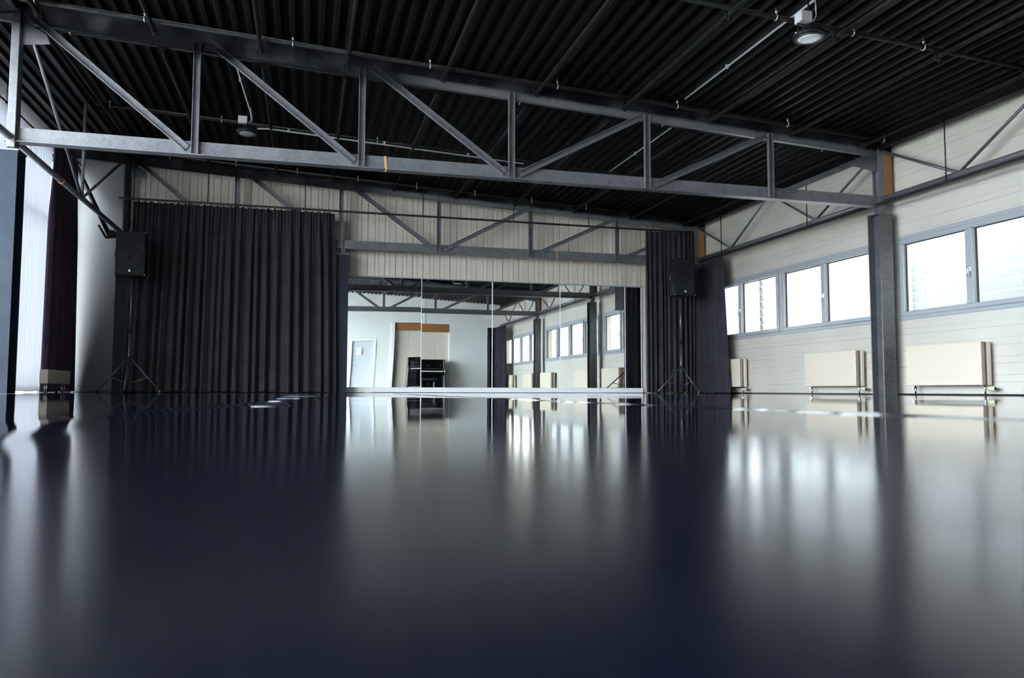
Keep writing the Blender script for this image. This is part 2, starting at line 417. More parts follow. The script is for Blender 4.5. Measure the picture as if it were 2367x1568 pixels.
# ------------------------------------------------------------------ right wall (horizontal cladding, window bands)
WIN = [(-1.75, .72), (.72, 3.25), (3.95, 6.42), (6.42, 8.92), (9.27, 11.68), (11.68, 14.15)]
ZS, ZH = 1.02, 2.19
def grooves(z0, z1, step=.22, ph=.16, second=.08):
    out = []; k = -2
    while ph + k * step < z1 + .1:
        for o_, d_ in ((0, .004), (second, .0022)):
            z = ph + k * step + o_
            if z0 + .01 < z < z1 - .01: out.append((z, d_))
        k += 1
    return sorted(out)
def clad_y(mb, x, y0, y1, z0, z1, depth):
    pts = [(0, z0)]
    for z, d in grooves(z0, z1): pts += [(0, z - .006), (d * 2, z - .0025), (d * 2, z + .0025), (0, z + .006)]
    pts.append((0, z1)); n = len(pts)
    V = [(x + d, y, z) for y in (y0, y1) for d, z in pts] + [(x + depth, y, z) for y in (y0, y1) for z in (z0, z1)]
    F = [(i, i + 1, n + i + 1, n + i) for i in range(n - 1)]
    b = 2 * n
    F += [(b, b + 2, b + 3, b + 1), (0, n, b + 2, b), (n - 1, b + 1, b + 3, 2 * n - 1)]
    F += [list(range(n)) [::-1] + [b, b + 1][:0]]
    F += [[0, b, b + 1, n - 1], [n, 2 * n - 1, b + 3, b + 2]]
    mb.add(V, F)
def build_wall_right():
    mb = MB(); d = .22; zt = 3.60
    clad_y(mb, XR, YF - .3, YB + .2, -.02, ZS, d)
    clad_y(mb, XR, YF - .3, YB + .2, ZH, zt, d)
    piers = [(YF - .3, WIN[0][0]), (WIN[1][1], WIN[2][0]), (WIN[3][1], WIN[4][0]), (WIN[5][1], YB + .2)]
    for a, b in piers: clad_y(mb, XR, a, b, ZS, ZH, d)
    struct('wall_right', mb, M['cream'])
    b = MB().box((XR - .012, YF, -.002), (XR + .01, YB, .014)); struct('vinyl_edge_right', b, M['black'])  # dark strip along the wall is the edge of the floor vinyl
build_wall_right()
def build_window(i, y0, y1):
    mb = MB(); xa, xb = XR - .012, XR + .07; t = .055
    ring(mb, xa, xb, y0, y1, ZS, ZH, t * .8, t)
    fr = struct('window_%d' % i, mb, M['frame'])
    ym = (y0 + y1) / 2
    def sash(a, b, prox, nm):
        q = MB(); z0, z1 = ZS + t, ZH - t; s = .06
        ring(q, xa - prox, xb - .012, a, b, z0, z1, s, s)
        o = q.build(nm, M['frame'], fr)
        e = MB()
        for A, B, C, D in ((a + s, b - s, z0 + s, z0 + s + .008), (a + s, b - s, z1 - s - .012, z1 - s), (a + s, a + s + .01, z0 + s, z1 - s), (b - s - .016, b - s, z0 + s, z1 - s)):
            e.box((xb - .045, A, C), (xb - .03, B, D))
        e.build('seal', M['seal'], o)
        g = MB().box((xb - .036, a + s, z0 + s), (xb - .030, b - s, z1 - s)); g.build('pane', M['glass'], o)
        return o
    # the sash nearer the camera overlaps the other one
    s1 = sash(y0 + .045, ym + .05, .022, 'sash'); s2 = sash(ym + .052, y1 - .045, .004, 'sash')
    h = MB(); yh = ym + .02; zz = 1.56
    h.bbox((xa - .034, yh - .014, zz - .03), (xa - .022, yh + .014, zz + .03), .003)
    h.tube([(xa - .03, yh, zz + .02), (xa - .062, yh, zz + .02), (xa - .066, yh, zz), (xa - .066, yh, zz - .1)], .009, 8)
    h.build('handle', M['zinc'], fr)
for i, (a, b) in enumerate(WIN): build_window(i + 1, a, b)

# ------------------------------------------------------------------ left wall: glazing from floor to 3.9 m under a pale band
def build_wall_left():
    mb = MB()
    mb.box((XL - .25, YF - .3, 3.88), (XL, YB + .2, 4.26))
    mb.box((XL - .25, 14.35, -.02), (XL, YB + .2, 3.88))
    mb.box((XL - .25, YF - .3, -.02), (XL, -1.2, 3.88))
    mb.box((XL - .25, YF - .3, -.05), (XL, YB, .05))
    struct('wall_left', mb, M['white_wall'])
    ys = [-1.2, 1.4, 4.0, 6.6, 9.2, 11.8, 14.35]
    for k in range(6):
        a, b = ys[k], ys[k + 1]; q = MB(); xa, xb = XL - .12, XL - .03
        ring(q, xa, xb, a, b, .05, 3.88, .05, .06, q.box); q.box((xa, a + .051, 2.72), (xb, b - .051, 2.77))
        fr = struct('window_%d' % (7 + k), q, M['black'])
        g = MB().box((XL - .08, a + .05, .12), (XL - .074, b - .05, 2.72)); g.build('pane', M['glass'], fr)
        g = MB().box((XL - .08, a + .05, 2.77), (XL - .074, b - .05, 3.82)); g.build('pane', M['glass'], fr)
build_wall_left()

# ------------------------------------------------------------------ mirror wall (vertical ribbed cladding) with smooth grey end
def build_wall_back():
    mb = MB(); P = .525; y = YB + .02
    pts = [(-3.05, 0)]
    k = 0; x = 1.1 - 8 * P
    while x < XR:
        for off, d, wd in ((0, .022, .009), (.133, .016, .008), (.2, -.013, .009), (.326, .022, .009), (.4, -.013, .009)):
            xx = x + off
            if pts[-1][0] + .02 < xx < XR - .02: pts += [(xx - wd, 0), (xx - wd * .3, d), (xx + wd * .3, d), (xx + wd, 0)]
        x += P
    pts.append((XR + .2, 0)); n = len(pts)
    V = [(px, y + d, -.02) for px, d in pts] + [(px, y + d, zdeck(px) + .05) for px, d in pts]
    V += [(pts[0][0], y + .2, -.02), (pts[-1][0], y + .2, -.02), (pts[0][0], y + .2, 4.25), (pts[-1][0], y + .2, 3.65)]
    F = [(i, i + 1, n + i + 1, n + i) for i in range(n - 1)] + [(2 * n + 1, 2 * n, 2 * n + 2, 2 * n + 3)]
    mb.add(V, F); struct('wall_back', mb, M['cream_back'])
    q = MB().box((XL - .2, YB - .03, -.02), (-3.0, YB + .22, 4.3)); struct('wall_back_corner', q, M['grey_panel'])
build_wall_back()

# ------------------------------------------------------------------ rear wall behind the camera (seen in the mirrors)
def build_wall_rear():
    mb = MB()
    mb.box((XL - .2, YF - .3, -.02), (XR + .2, YF - .2, 4.3))                  # back of the alcove
    mb.box((XL - .2, YF - .2, 2.73), (XR + .2, YF, 4.3))
    mb.box((3.33, YF - .2, 2.41), (5.66, YF - .02, 2.73))
    mb.box((5.66, YF - .2, -.02), (XR + .2, YF, 2.73))
    mb.box((2.62, YF - .2, -.02), (3.2, YF + .06, 2.62)); mb.box((XL - .2, YF - .2, 2.05), (2.62, YF + .06, 2.62)); mb.box((XL - .2, YF - .2, -.02), (1.62, YF + .06, 2.05))
    mb.box((XL - .2, YF - .2, 2.62), (3.33, YF, 2.73))
    struct('wall_rear', mb, M['white_wall'])
    struct('trim_1', MB().box((3.2, YF - .2, -.02), (3.33, YF + .09, 2.7)), M['white'])
    struct('trim_2', MB().bbox((3.33, YF - .04, 2.41), (5.66, YF + .012, 2.73), .004), M['brown'])
    struct('trim_3', MB().box((4.62, YF, 2.75), (4.66, YF + .02, 3.73)), M['white_wall'])
    fr = MB()
    for a, b in (((1.62, YF - .1, 0), (1.69, YF + .08, 1.979)), ((2.55, YF - .1, 0), (2.62, YF + .08, 1.979)), ((1.62, YF - .1, 1.98), (2.62, YF + .08, 2.05))): fr.bbox(a, b, .004)
    d = struct('door_1', fr, M['white'])
    MB().bbox((1.695, YF - .03, .01), (2.545, YF + .02, 1.975), .004).build('door_leaf', M['grey_door'], d)
    h = MB().tube([(1.76, YF + .02, 1.03), (1.76, YF + .07, 1.03), (1.78, YF + .075, 1.03), (1.89, YF + .075, 1.03)], .01, 8)
    h.bbox((1.74, YF + .02, .93), (1.78, YF + .028, 1.08), .003)
    h.build('door_handle', M['zinc'], d)
build_wall_rear()
pp = MB()
N_ = 8
for i in range(N_):
    x_a, x_b = 1.86 + .2 * i / N_, 1.86 + .2 * (i + 1) / N_
    ya = YF + .025 + .03 * max(0, (i - 4) / 4) ** 2; yb = YF + .025 + .03 * max(0, (i - 3) / 4) ** 2
    pp.add([(x_a, ya, 1.44), (x_b, yb, 1.44), (x_b, yb, 1.72), (x_a, ya, 1.72), (x_a, ya + .0006, 1.44), (x_b, yb + .0006, 1.44), (x_b, yb + .0006, 1.72), (x_a, ya + .0006, 1.72)],
           [(0, 1, 2, 3), (7, 6, 5, 4), (0, 4, 5, 1), (3, 2, 6, 7)])
tag(pp.build('paper_notice', M['paper'], None, (1.86, YF + .025, 1.44)), 'white paper notice curling off the pale grey door', 'notice')
cb = T('cupboard', 'cream cupboard doors in the alcove behind the black piano', 'cupboard', (3.34, YF - .02, 0))
for k in range(4):
    a = 3.34 + k * .58; o = cb.part('cupboard_door', MB().bbox((a + .003, YF - .15, .05), (a + .577, YF - .12, 2.4), .003), M['cup'])
    hx = a + (.54 if k % 2 == 0 else .04)
    cb.sub('handle', MB().bbox((hx - .006, YF - .12, 2.22), (hx + .006, YF - .1, 2.28), .002), M['zinc'], o)
cb.part('plinth', MB().box((3.34, YF - .19, 0), (5.65, YF - .14, .05)), M['cup'])

# ------------------------------------------------------------------ outside
o = MB()
zz = 0.0
while zz < 8:
    o.add([(11.6, -8, zz), (11.6, 24, zz), (11.55, 24, zz + .17), (11.55, -8, zz + .17), (11.6, -8, zz + .2), (11.6, 24, zz + .2)], [(0, 1, 2, 3), (3, 2, 5, 4)])
    zz += .2
o.box((11.62, -8, -.2), (12, 24, 8))
tag(o.build('neighbour_building', M['siding'], None, (11.6, 0, 0)), 'white clapboard house wall seen outside the right hand windows', 'building')
for k, y in enumerate((3.0, 7.9, 12.9, 17.9)):
    dp = MB().tube([(11.42, y, 0), (11.42, y, 8)], .13, 12)
    tag(dp.build('downpipe', M['box_grey'], None, (11.42, y, 0)), 'pale %s downpipe outside the right hand windows, counted from the near end' % ORD[k], 'pipe', 'downpipes on the white house')
g = MB().box((-60, -60, -.4), (60, 60, -.15)); go = g.build('outside_ground', M['ground']); go['kind'] = 'structure'

# ------------------------------------------------------------------ roof trusses
def truss(Y, label, straps=()):
    t = T('roof_truss', label, 'roof truss', (X0, Y, ZB), 'roof trusses across the hall')
    b = MB()
    b.box((X0 + .0, Y - .008, ZB + .012), (NX(6), Y + .008, ZB + .165)); b.box((X0 - .04, Y - .065, ZB), (NX(6) + .05, Y + .065, ZB + .012))
    t.part('bottom_chord', b, M['galv'])
    b = MB(); xs = (XL + .02, XR - .02)
    def slab(yA, yB, zA, zB):
        b.add([(x, y, ztop(x) + z) for x in xs for y in (yA, yB) for z in (zA, zB)], [(0, 1, 3, 2), (4, 6, 7, 5), (0, 4, 5, 1), (2, 3, 7, 6), (0, 2, 6, 4), (1, 5, 7, 3)])
    slab(Y - .008, Y + .008, 0, .2); slab(Y - .065, Y + .065, .2, .214); slab(Y - .03, Y + .03, -.006, .004)
    t.part('top_chord', b, M['galv_top'])
    for k in range(1, 6):
        b = MB().channel((NX(k), Y - .018, ZB + .02), (NX(k), Y - .018, ztop(NX(k)) + .07), .075, .045)
        t.part('vertical', b, M['galv_top'])
    for k in (0, 6):
        b = MB(); x = NX(k) if k == 0 else 7.735
        if k == 0: b.bbox((x - .008, Y - .075, 2.545), (x + .07, Y + .06, ztop(x) + .19), .004)
        else: b.box((x - .055, Y - .06, 2.545), (x + .055, Y - .048, ztop(x) + .19)).box((x - .055, Y + .048, 2.545), (x + .055, Y + .06, ztop(x) + .19)).box((x - .006, Y - .048, 2.545), (x + .006, Y + .048, ztop(x) + .19))
        t.part('end_post', b, M['black'] if (Y == Y2 and k == 0) else M['galv_top'])
    for k in range(6):
        xa, xb = NX(k), NX(k + 1)
        if k < 3: a, c = (xa + .12, Y - .018, ztop(xa) + .10), (xb - .085, Y - .018, ZB + .075)
        else: a, c = (xa + .10, Y - .018, ZB + .07), (xb - .07 - (.04 if k == 5 else 0), Y - .018, ztop(xb) + .03)
        t.part('diagonal', MB().channel(a, c, .075, .045), M['galv_top'])
    b = MB()
    b.poly([(X0 + .05, Y - .012, 3.66), (X0 + .34, Y - .012, 3.70), (X0 + .30, Y - .012, 3.80), (X0 + .05, Y - .012, 3.95)], (0, 1, 0), .008)
    t.part('gusset_plate', b, M['galv_top'])
    x6 = 7.735
    t.part('gusset_plate', MB().poly([(x6 - .55, Y - .012, 3.19), (x6 - .03, Y - .012, 3.11), (x6 - .03, Y - .012, 3.36), (x6 - .2, Y - .012, 3.34)], (0, 1, 0), .008), M['galv'])
    # outrigger beyond the left column
    t.part('outrigger', MB().tube([(X0 - .25, Y + .1, ZB + .06), (XL + .06, Y + .12, 4.1)], .035, 10), M['black'])
    return t
tr1 = truss(Y1, 'near galvanised steel roof truss crossing the whole picture, sooty black at its upper left')
tr2 = truss(Y2, 'far galvanised steel roof truss in front of the ribbed cream wall above the mirrors')
tr0 = truss(Y0, 'galvanised roof truss over the camera, seen only as the lower one in the mirrors')
for (x, y, z0, z1, lab) in ((.86, Y1, ZB, ZB + .165, 'yellow strap tied round the bottom beam of the near truss'), (4.72, Y2, ZB, ZB + .165, 'yellow strap tied round the bottom beam of the far truss above the mirrors')):
    q = MB()
    q.add([(x - .012, y - .014, z1 + .004), (x + .012, y - .014, z1 + .004), (x + .018, y - .014, z0 + .03), (x - .006, y - .014, z0 + .03), (x - .012, y - .011, z1 + .004), (x + .012, y - .011, z1 + .004), (x + .018, y - .011, z0 + .03), (x - .006, y - .011, z0 + .03)],
          [(0, 3, 2, 1), (4, 5, 6, 7), (0, 1, 5, 4), (1, 2, 6, 5), (2, 3, 7, 6), (3, 0, 4, 7)])
    q.beam((x + .006, y - .013, z0 + .03), (x + .016, y - .069, z0 + .012), .024, .003, (1, 0, 0)); q.beam((x + .016, y - .068, z0 + .02), (x - .004, y - .07, z0 - .035), .012, .003, (1, 0, 0))
    tag(q.build('strap', M['strap'], None, (x, y, z0)), lab, 'strap')

# ------------------------------------------------------------------ columns (I sections with a cap plate)
def column(x, y, label, m):
    t = T('steel_column', label, 'column', (x, y, 0), None); a, h = .1, 2.5
    b = MB(); b.box((x - a, y - .12, 0), (x + a, y - .105, h)); b.box((x - a, y + .105, 0), (x + a, y + .12, h)); b.box((x - .006, y - .105, 0), (x + .006, y + .105, h))
    t.part('shaft', b, m)
    t.part('cap_plate', MB().bbox((x - a - .01, y - .125, h), (x + a + .01, y + .125, h + .02), .003), M['galv'])
    t.part('bearing', MB().box((x - .045, y - .05, h + .02), (x + .045, y + .05, 2.612)), M['galv_dark'])
column(7.73, Y1, 'steel column between the two nearest radiators on the window wall', M['galv_dark'])
column(7.73, Y0, 'steel column beside the camera, seen in the mirrors as the farther of two', M['galv_dark'])
column(-3.0, Y1, 'blue grey steel column at the left edge of the picture', M['slate'])
column(-3.0, Y2, 'steel column behind the left loudspeaker at the grey wall panel', M['slate'])
column(.63, Y2 + .05, 'slate grey steel column between the wide black curtain and the mirrors', M['slate'])
for y, lab in ((Y1, 'brown board beside the top of the near right truss post'), (Y2, 'brown board above the black corner curtain on the right'), (Y0, 'brown board beside the truss post over the camera, seen in the mirrors')):
    tag(MB().bbox((7.791, y - .062, 2.76), (7.908, y - .035, 3.36), .003).build('packing_board', M['brown'], None, (7.9, y, 2.76)), lab, 'board')

# ------------------------------------------------------------------ lattice girders along the side walls
def lattice(x, ya, yb, label, left=False):
    t = T('lattice_girder', label, 'girder', (x, (ya + yb) / 2, 2.6), 'tubular lattice girders along the side walls')
    a, b = ya + .07, yb - .08; zc = 2.722 if not left else 2.66; m = (a + b) / 2; L = b - a
    t.part('bottom_chord', MB().tube([(x, a, zc), (x, b, zc)], .036, 12), M['galv'])
    zt = zdeck(x) - .14
    t.part('top_chord', MB().box((x - .03, a, zt), (x + .03, b, zt + .1)), M['black'])
    if not left:
        q1, q2 = a + L * .26, b - L * .25
        for p, q in (((a, zt - .04), (q1 - .03, zc + .03)), ((q1 + .03, zc + .03), (m - .04, zt)), ((m + .04, zt), (q2 - .03, zc + .03)), ((q2 + .03, zc + .03), (b, zt - .04))):
            t.part('diagonal', MB().tube([(x, p[0], p[1]), (x, q[0], q[1])], .019, 10), M['galv_dark'])
    else:
        for p, q in (((a + .3, zt - .0), (m - .05, zc + .03)), ((m + .05, zc + .03), (b - .03, zt - .04))):
            t.part('diagonal', MB().tube([(x, p[0], p[1]), (x, q[0], q[1])], .02, 10), M['galv'])
        t.part('vertical', MB().tube([(x, m, zc + .03), (x, m, zt)], .021, 10), M['galv'])
        if ya == Y1: t.part('tape_wrap', MB().tube([(x, 10.66, zc), (x, 10.72, zc)], .040, 12), M['strap'], 'yellowed tape')
lattice(7.74, Y1, Y2, 'tubular lattice girder above the far windows of the right wall')
lattice(7.74, Y0, Y1, 'tubular lattice girder above the nearest windows, running out at the right edge')
lattice(7.74, Y0 - SP, Y0, 'tubular lattice girder above the windows behind the camera, seen in the mirrors')
lattice(-3.0, Y1, Y2, 'tubular lattice girder at far left between the edge column and the loudspeaker', True)
lattice(-3.0, Y0, Y1, 'tubular lattice girder running out of the picture at upper left', True)

# ------------------------------------------------------------------ ceiling pipe grid
zp = lambda x: zdeck(x) - .145
PX = [-2.78, -1.65, -.55, .41, 1.53, 2.69, 3.85, 5.05, 6.28, 7.42]
def long_pipe(x, ya, yb, lab, grp):
    t = T('ceiling_pipe', lab, 'pipe', (x, (ya + yb) / 2, zp(x)), grp)
    t.part('tube', MB().tube([(x, ya, zp(x)), (x, yb, zp(x))], .024, 10), M['pipe_black'])
    for y in (ya + .05, yb - .05, (ya + yb) / 2):
        t.part('clamp', MB().box((x - .035, y - .02, zp(x) - .035), (x + .035, y + .02, zp(x) + .03)).box((x - .012, y - .03, zp(x) - .06), (x + .006, y + .0, zp(x) + .08)), M['pipe_black'])
for bay, (ya, yb) in enumerate(((3.85, 8.93), (9.27, 14.2))):
    for i, x in enumerate(PX):
        long_pipe(x, ya, yb, '%s black roof pipe from the left, %s' % (ORD[i], ('in front of the near truss', 'beyond the near truss')[bay]),
                  ('black roof pipes of the near bay', 'black roof pipes of the far bay')[bay])
def cross_pipe(y, xa, xb, lab, hooks, gap=()):
    xm = (xa + xb) / 2
    t = T('cross_pipe', lab, 'pipe', (xm, y, zp(xm) + .05), 'black pipes running across under the roof')
    zc = lambda x: zdeck(x) - .095
    t.part('tube', MB().tube([(xa, y, zc(xa)), (xb, y, zc(xb))], .024, 10), M['pipe_black'])
    for x in hooks:
        q = MB(); r = .030
        q.tube([(x, y + math.cos(a) * r, zc(x) + math.sin(a) * r) for a in [R(100 + 22 * k) for k in range(12)]], .007, 6)
        q.tube([(x, y - .005, zc(x) + .03), (x, y - .005, zc(x) + .09)], .006, 6); q.lathe((x, y - .005, zc(x) + .05), [(.014, 0), (.014, .012)], 8)
        t.part('hook', q, M['zinc'], 'bright zinc hook')
H1 = [-2.76, -1.72, -.2, 1.34, 2.9, 4.5, 6.1, 7.6]
H2 = [-2.3, -1.23, -.2, .86, 1.93, 3.03, 4.14, 5.25]
cross_pipe(8.72, -2.9, 7.67, 'black cross pipe with zinc hooks just in front of the near truss', H1)
cross_pipe(9.36, -2.9, 7.67, 'black cross pipe just behind the near truss', [-2.6, -1.0, 2.6, 4.6, 7.1])
cross_pipe(11.72, -2.9, 7.67, 'black cross pipe midway between the two trusses', [-2.72, -1.24, 1.0])
cross_pipe(14.03, -2.9, 7.67, 'black cross pipe with zinc hooks in front of the far truss', H2)
cross_pipe(6.35, 3.2, 7.67, 'black cross pipe at upper right beside the bright round lamp', [4.34, 5.21, 6.06])
cross_pipe(3.95, -2.9, 7.67, 'black cross pipe over the camera, seen in the mirrors', [-.2, 2.9, 6.1])

# ------------------------------------------------------------------ round lamps and conduits
def lamp(x, y, z, lab, lens):
    t = T('highbay_lamp', lab, 'ceiling lamp', (x, y, z), 'round lamps under the roof'); r = .142
    t.part('housing', MB().lathe((x, y, z), [(r - .02, .0), (r, .006), (r, .04), (r - .03, .055), (.07, .075), (.05, .12), (.0501, .121)], 40), M['black'])
    t.part('lens', MB().lathe((x, y, z - .006), [(.098, .008), (.106, 0), (.0, -.004)][:2] + [(.08, -.003), (.001, -.006)], 40), lens)
    t.part('rim', MB().lathe((x, y, z - .008), [(.108, .01), (.108, 0), (.125, 0), (.127, .01)], 40), M['stand'])
    b = MB(); zb = z + .125
    b.tube([(x - .12, y, z + .03), (x - .12, y, zb), (x + .12, y, zb), (x + .12, y, z + .03)], .008, 6); b.tube([(x, y, zb), (x, y, zdeck(x) + .01)], .008, 6)
    t.part('bracket', b, M['black'])
    t.part('junction_box', MB().bbox((x - .12, y - .06, zb + .01), (x - .0, y + .05, zb + .11), .006), M['box_grey'])
    for sx_ in (-1, 1): t.part('bolt', MB().lathe((x + sx_ * .135, y, z + .03), [(.011, 0), (.011, .014)], 10), M['zinc'])
    t.part('cable', MB().tube([(x, y - .01, zb + .05), (x + .04, y - .02, zb + .04), (x + .06, y - .03, zb + .09), (x + .04, y - .05, zdeck(x) - .04)], .006, 8), M['conduit'])
lamp(4.47, 6.03, 3.32, 'round lamp with window light coloured into its lens under the black roof at upper right', M['lens'])
lamp(-.845, 11.2, 3.625, 'round lamp with a dull grey lens behind the near truss at left', M['lens_grey'])
def conduit(pts, r, lab, clips=()):
    t = T('conduit', lab, 'conduit', pts[0], 'grey cable conduits under the roof')
    t.part('tube', MB().tube(pts, r, 8), M['conduit'])
    for c in clips: t.part('clip', MB().bbox((c[0] - .015, c[1] - .015, c[2] - .02), (c[0] + .015, c[1] + .015, c[2] + .03), .003), M['conduit'])
cz = lambda x: zdeck(x) - .035
conduit([(4.55, 8.6, cz(4.55)), (4.55, 6.3, cz(4.55)), (4.55, 4.2, cz(4.55))], .011, 'grey conduit running under the roof to the bright round lamp', [(4.55, 7.6, cz(4.55)), (4.55, 5.3, cz(4.55))])
conduit([(4.85, 9.35, cz(4.85)), (4.85, 12.3, cz(4.85))], .010, 'grey conduit under the roof beyond the near truss, right of centre', [(4.85, 10.8, cz(4.85))])
conduit([(-.9, 9.3, cz(-.9)), (-.82, 11.35, cz(-.8)), (-.80, 11.4, cz(-.8) - .12), (-.83, 11.3, cz(-.8) - .2)], .010, 'thin pale conduit dropping to the dull grey round lamp', [(-.87, 10.2, cz(-.87))])
conduit([(-.74, 11.60, 3.84), (-.6, 11.62, 3.86), (3.3, 11.64, zp(3.3) - .01)], .013, 'pale conduit running across from the dull grey round lamp', [(-.3, 11.62, 3.85), (1.1, 11.63, zp(1.1) + .01), (2.4, 11.635, zp(2.4))])

# ------------------------------------------------------------------ curtain rails
rl = T('curtain_rail', 'long black curtain rail hanging in front of the mirror wall', 'curtain rail', (2.2, 14.08, 3.26), 'black curtain rails')
rl.part('rail', MB().box((-3.075, 14.065, 3.248), (7.6, 14.095, 3.28)), M['rail_black'])
for x in (-2.85, -1.68, -.05, 2.06, 3.80, 5.33, 6.7): rl.part('hanger', MB().tube([(x, 14.08, 3.27), (x, 14.08, zdeck(x) - .01)], .008, 6), M['rail_black'])
rs = T('curtain_rail', 'long black curtain rail along the right wall under the lattice girder', 'curtain rail', (7.6, 6, 2.61), 'black curtain rails')
rs.part('rail', MB().box((7.65, YF + .2, 2.622), (7.68, 14.0, 2.66)), M['rail_black'])
for y in (-.3, 2.4, 5.0, 7.74, 10.5, 13.12): rs.part('hanger', MB().tube([(7.665, y, 2.655), (7.665, y, zdeck(7.665) - .01)], .009, 6), M['rail_black'])
rL = T('curtain_rail', 'black curtain rail along the top of the left glazing', 'curtain rail', (-3.85, 11, 3.86), 'black curtain rails')
rL.part('rail', MB().box((-3.93, 8.6, 3.852), (-3.91, 14.5, 3.88)).box((-3.77, 12.6, 3.852), (-3.75, 14.5, 3.88)), M['rail_black'])
for y in (9.5, 11.5, 13.5): rL.part('hanger', MB().tube([(-3.92, y, 3.87), (-3.92, y, zdeck(-3.92) - .0)], .006, 6), M['rail_black'])

# ------------------------------------------------------------------ curtains
def curtain(name, lab, cat, path, ztop_, zbot, m, seed, pitch=.11, amp=.055, spread=(0, 0), scallop=.03, thick=.002, ties=None, light=False):
    rnd = random.Random(seed)
    P = [Vector((*p, 0)) for p in path]; seg = [(b - a).length for a, b in zip(P, P[1:])]; L = sum(seg)
    def at(s):
        for i, l in enumerate(seg):
            if s <= l or i == len(seg) - 1:
                d = (P[i + 1] - P[i]).normalized(); p = P[i] + d * s
                n = Vector((d.y, -d.x, 0))
                return p, n, d
            s -= l
    knots = [0]; 
    while knots[-1] < L: knots.append(knots[-1] + pitch * rnd.uniform(.6, 1.5))
    amps = [amp * rnd.uniform(.45, 1.25) for _ in knots]; ph2 = [rnd.uniform(0, 6) for _ in knots]; hw = [rnd.uniform(-.35, .35) for _ in knots]
    ns = int(L / .009); nz = 22
    rows = []
    for j in range(nz + 1):
        tz = j / nz; low = min(1, tz / .35); low = low * low * (3 - 2 * low); row = []
        k = 0
        for i in range(ns + 1):
            s = L * i / ns
            while k < len(knots) - 2 and s > knots[k + 1]: k += 1
            u = (s - knots[k]) / (knots[k + 1] - knots[k])
            # broad folds grow downwards; small gathers fade out
            fold = math.sin(u * PI * 2) * (amps[k] * (1 - u) + amps[min(k + 1, len(amps) - 1)] * u)
            fold += .25 * amps[k] * math.sin(u * PI * 4 + ph2[k]) * math.sin(PI * u)
            gather = .022 * math.sin(s * 2 * PI / .052 + ph2[k % 5])
            o = fold * (.35 + .65 * low) + gather * (1 - low) ** 1.5
            p, n, d = at(s)
            e = (s / L)
            sway = (spread[0] * (1 - e) + spread[1] * e) * tz
            drift = hw[k] * .03 * math.sin(tz * 2.2)
            z = ztop_ + (zbot - ztop_) * tz
            if j == 0: z -= scallop * (abs(math.sin(s * PI / .105 + seed)) ** .6)
            if j == 1: z -= scallop * .4 * (abs(math.sin(s * PI / .105 + seed)) ** .6)
            if j == nz: z += .006 * math.sin(s * 9 + seed)
            q = p + n * o + d * (sway + drift * (amp / .055)); row.append((q.x, q.y, z))
        rows.append(row)
    mb = MB(); n1 = ns + 1
    mb.v = [v for r_ in rows for v in r_]
    for j in range(nz):
        for i in range(ns):
            a = j * n1 + i; mb.sm.add(len(mb.f)); mb.f.append([a, a + n1, a + n1 + 1, a + 1])
    p0 = at(L / 2)[0]
    t = T(name, lab, cat, (p0.x, p0.y, zbot))
    t.part('cloth', mb, m)
    if ties:
        for s in ties:
            p, n, d = at(s); q = MB().box((p.x - .006, p.y - .008, ztop_ - .035), (p.x + .006, p.y + .0, ztop_ + .002))
            t.part('curtain_glider', q, M['white'], 'small white glider')
    return t
curtain('stage_curtain', 'wide black pleated curtain left of the mirrors, hanging to the floor', 'curtain', [(-2.85, 14.06), (.465, 14.06)], 3.243, .012, M['molton'], 7, .15, .08, (-.10, .07), .035, ties=[.12, .35, .58, .85, 1.1, 1.45, 1.8, 2.0, 2.25, 2.75, 2.9, 3.1])
curtain('stage_curtain', 'tall black pleated curtain in the right corner behind the loudspeaker', 'curtain', [(6.52, 14.05), (7.56, 14.05)], 3.243, .012, M['molton'], 21, .095, .06, (-.0, 0), .01)
curtain('stage_curtain', 'shorter dark curtain on the side rail left of the far windows', 'curtain', [(7.645, 14.10), (7.67, 13.10)], 2.612, .012, M['molton'], 33, .09, .05, (0, .19), .005)
curtain('stage_curtain', 'black curtain in the rear corner, seen in the mirrors beside the windows', 'curtain', [(7.2, -1.6), (7.5, -1.45), (7.62, -.25)], 2.612, .012, M['molton'], 35, .12, .05, (0, .05), .005)
curtain('stage_curtain', 'black curtain coloured purple as lit at far left beside the white sheer', 'curtain', [(-3.76, 12.98), (-3.76, 14.2)], 3.845, .012, M['molton_lit'], 41, .17, .07, (-.12, .28), .01)
curtain('sheer_curtain', 'white sheer curtain glowing against the glazing at the left edge', 'curtain', [(-3.92, 9.3), (-3.92, 13.45)], 3.845, .015, M['sheer'], 55, .16, .026, (0, .0), .005)

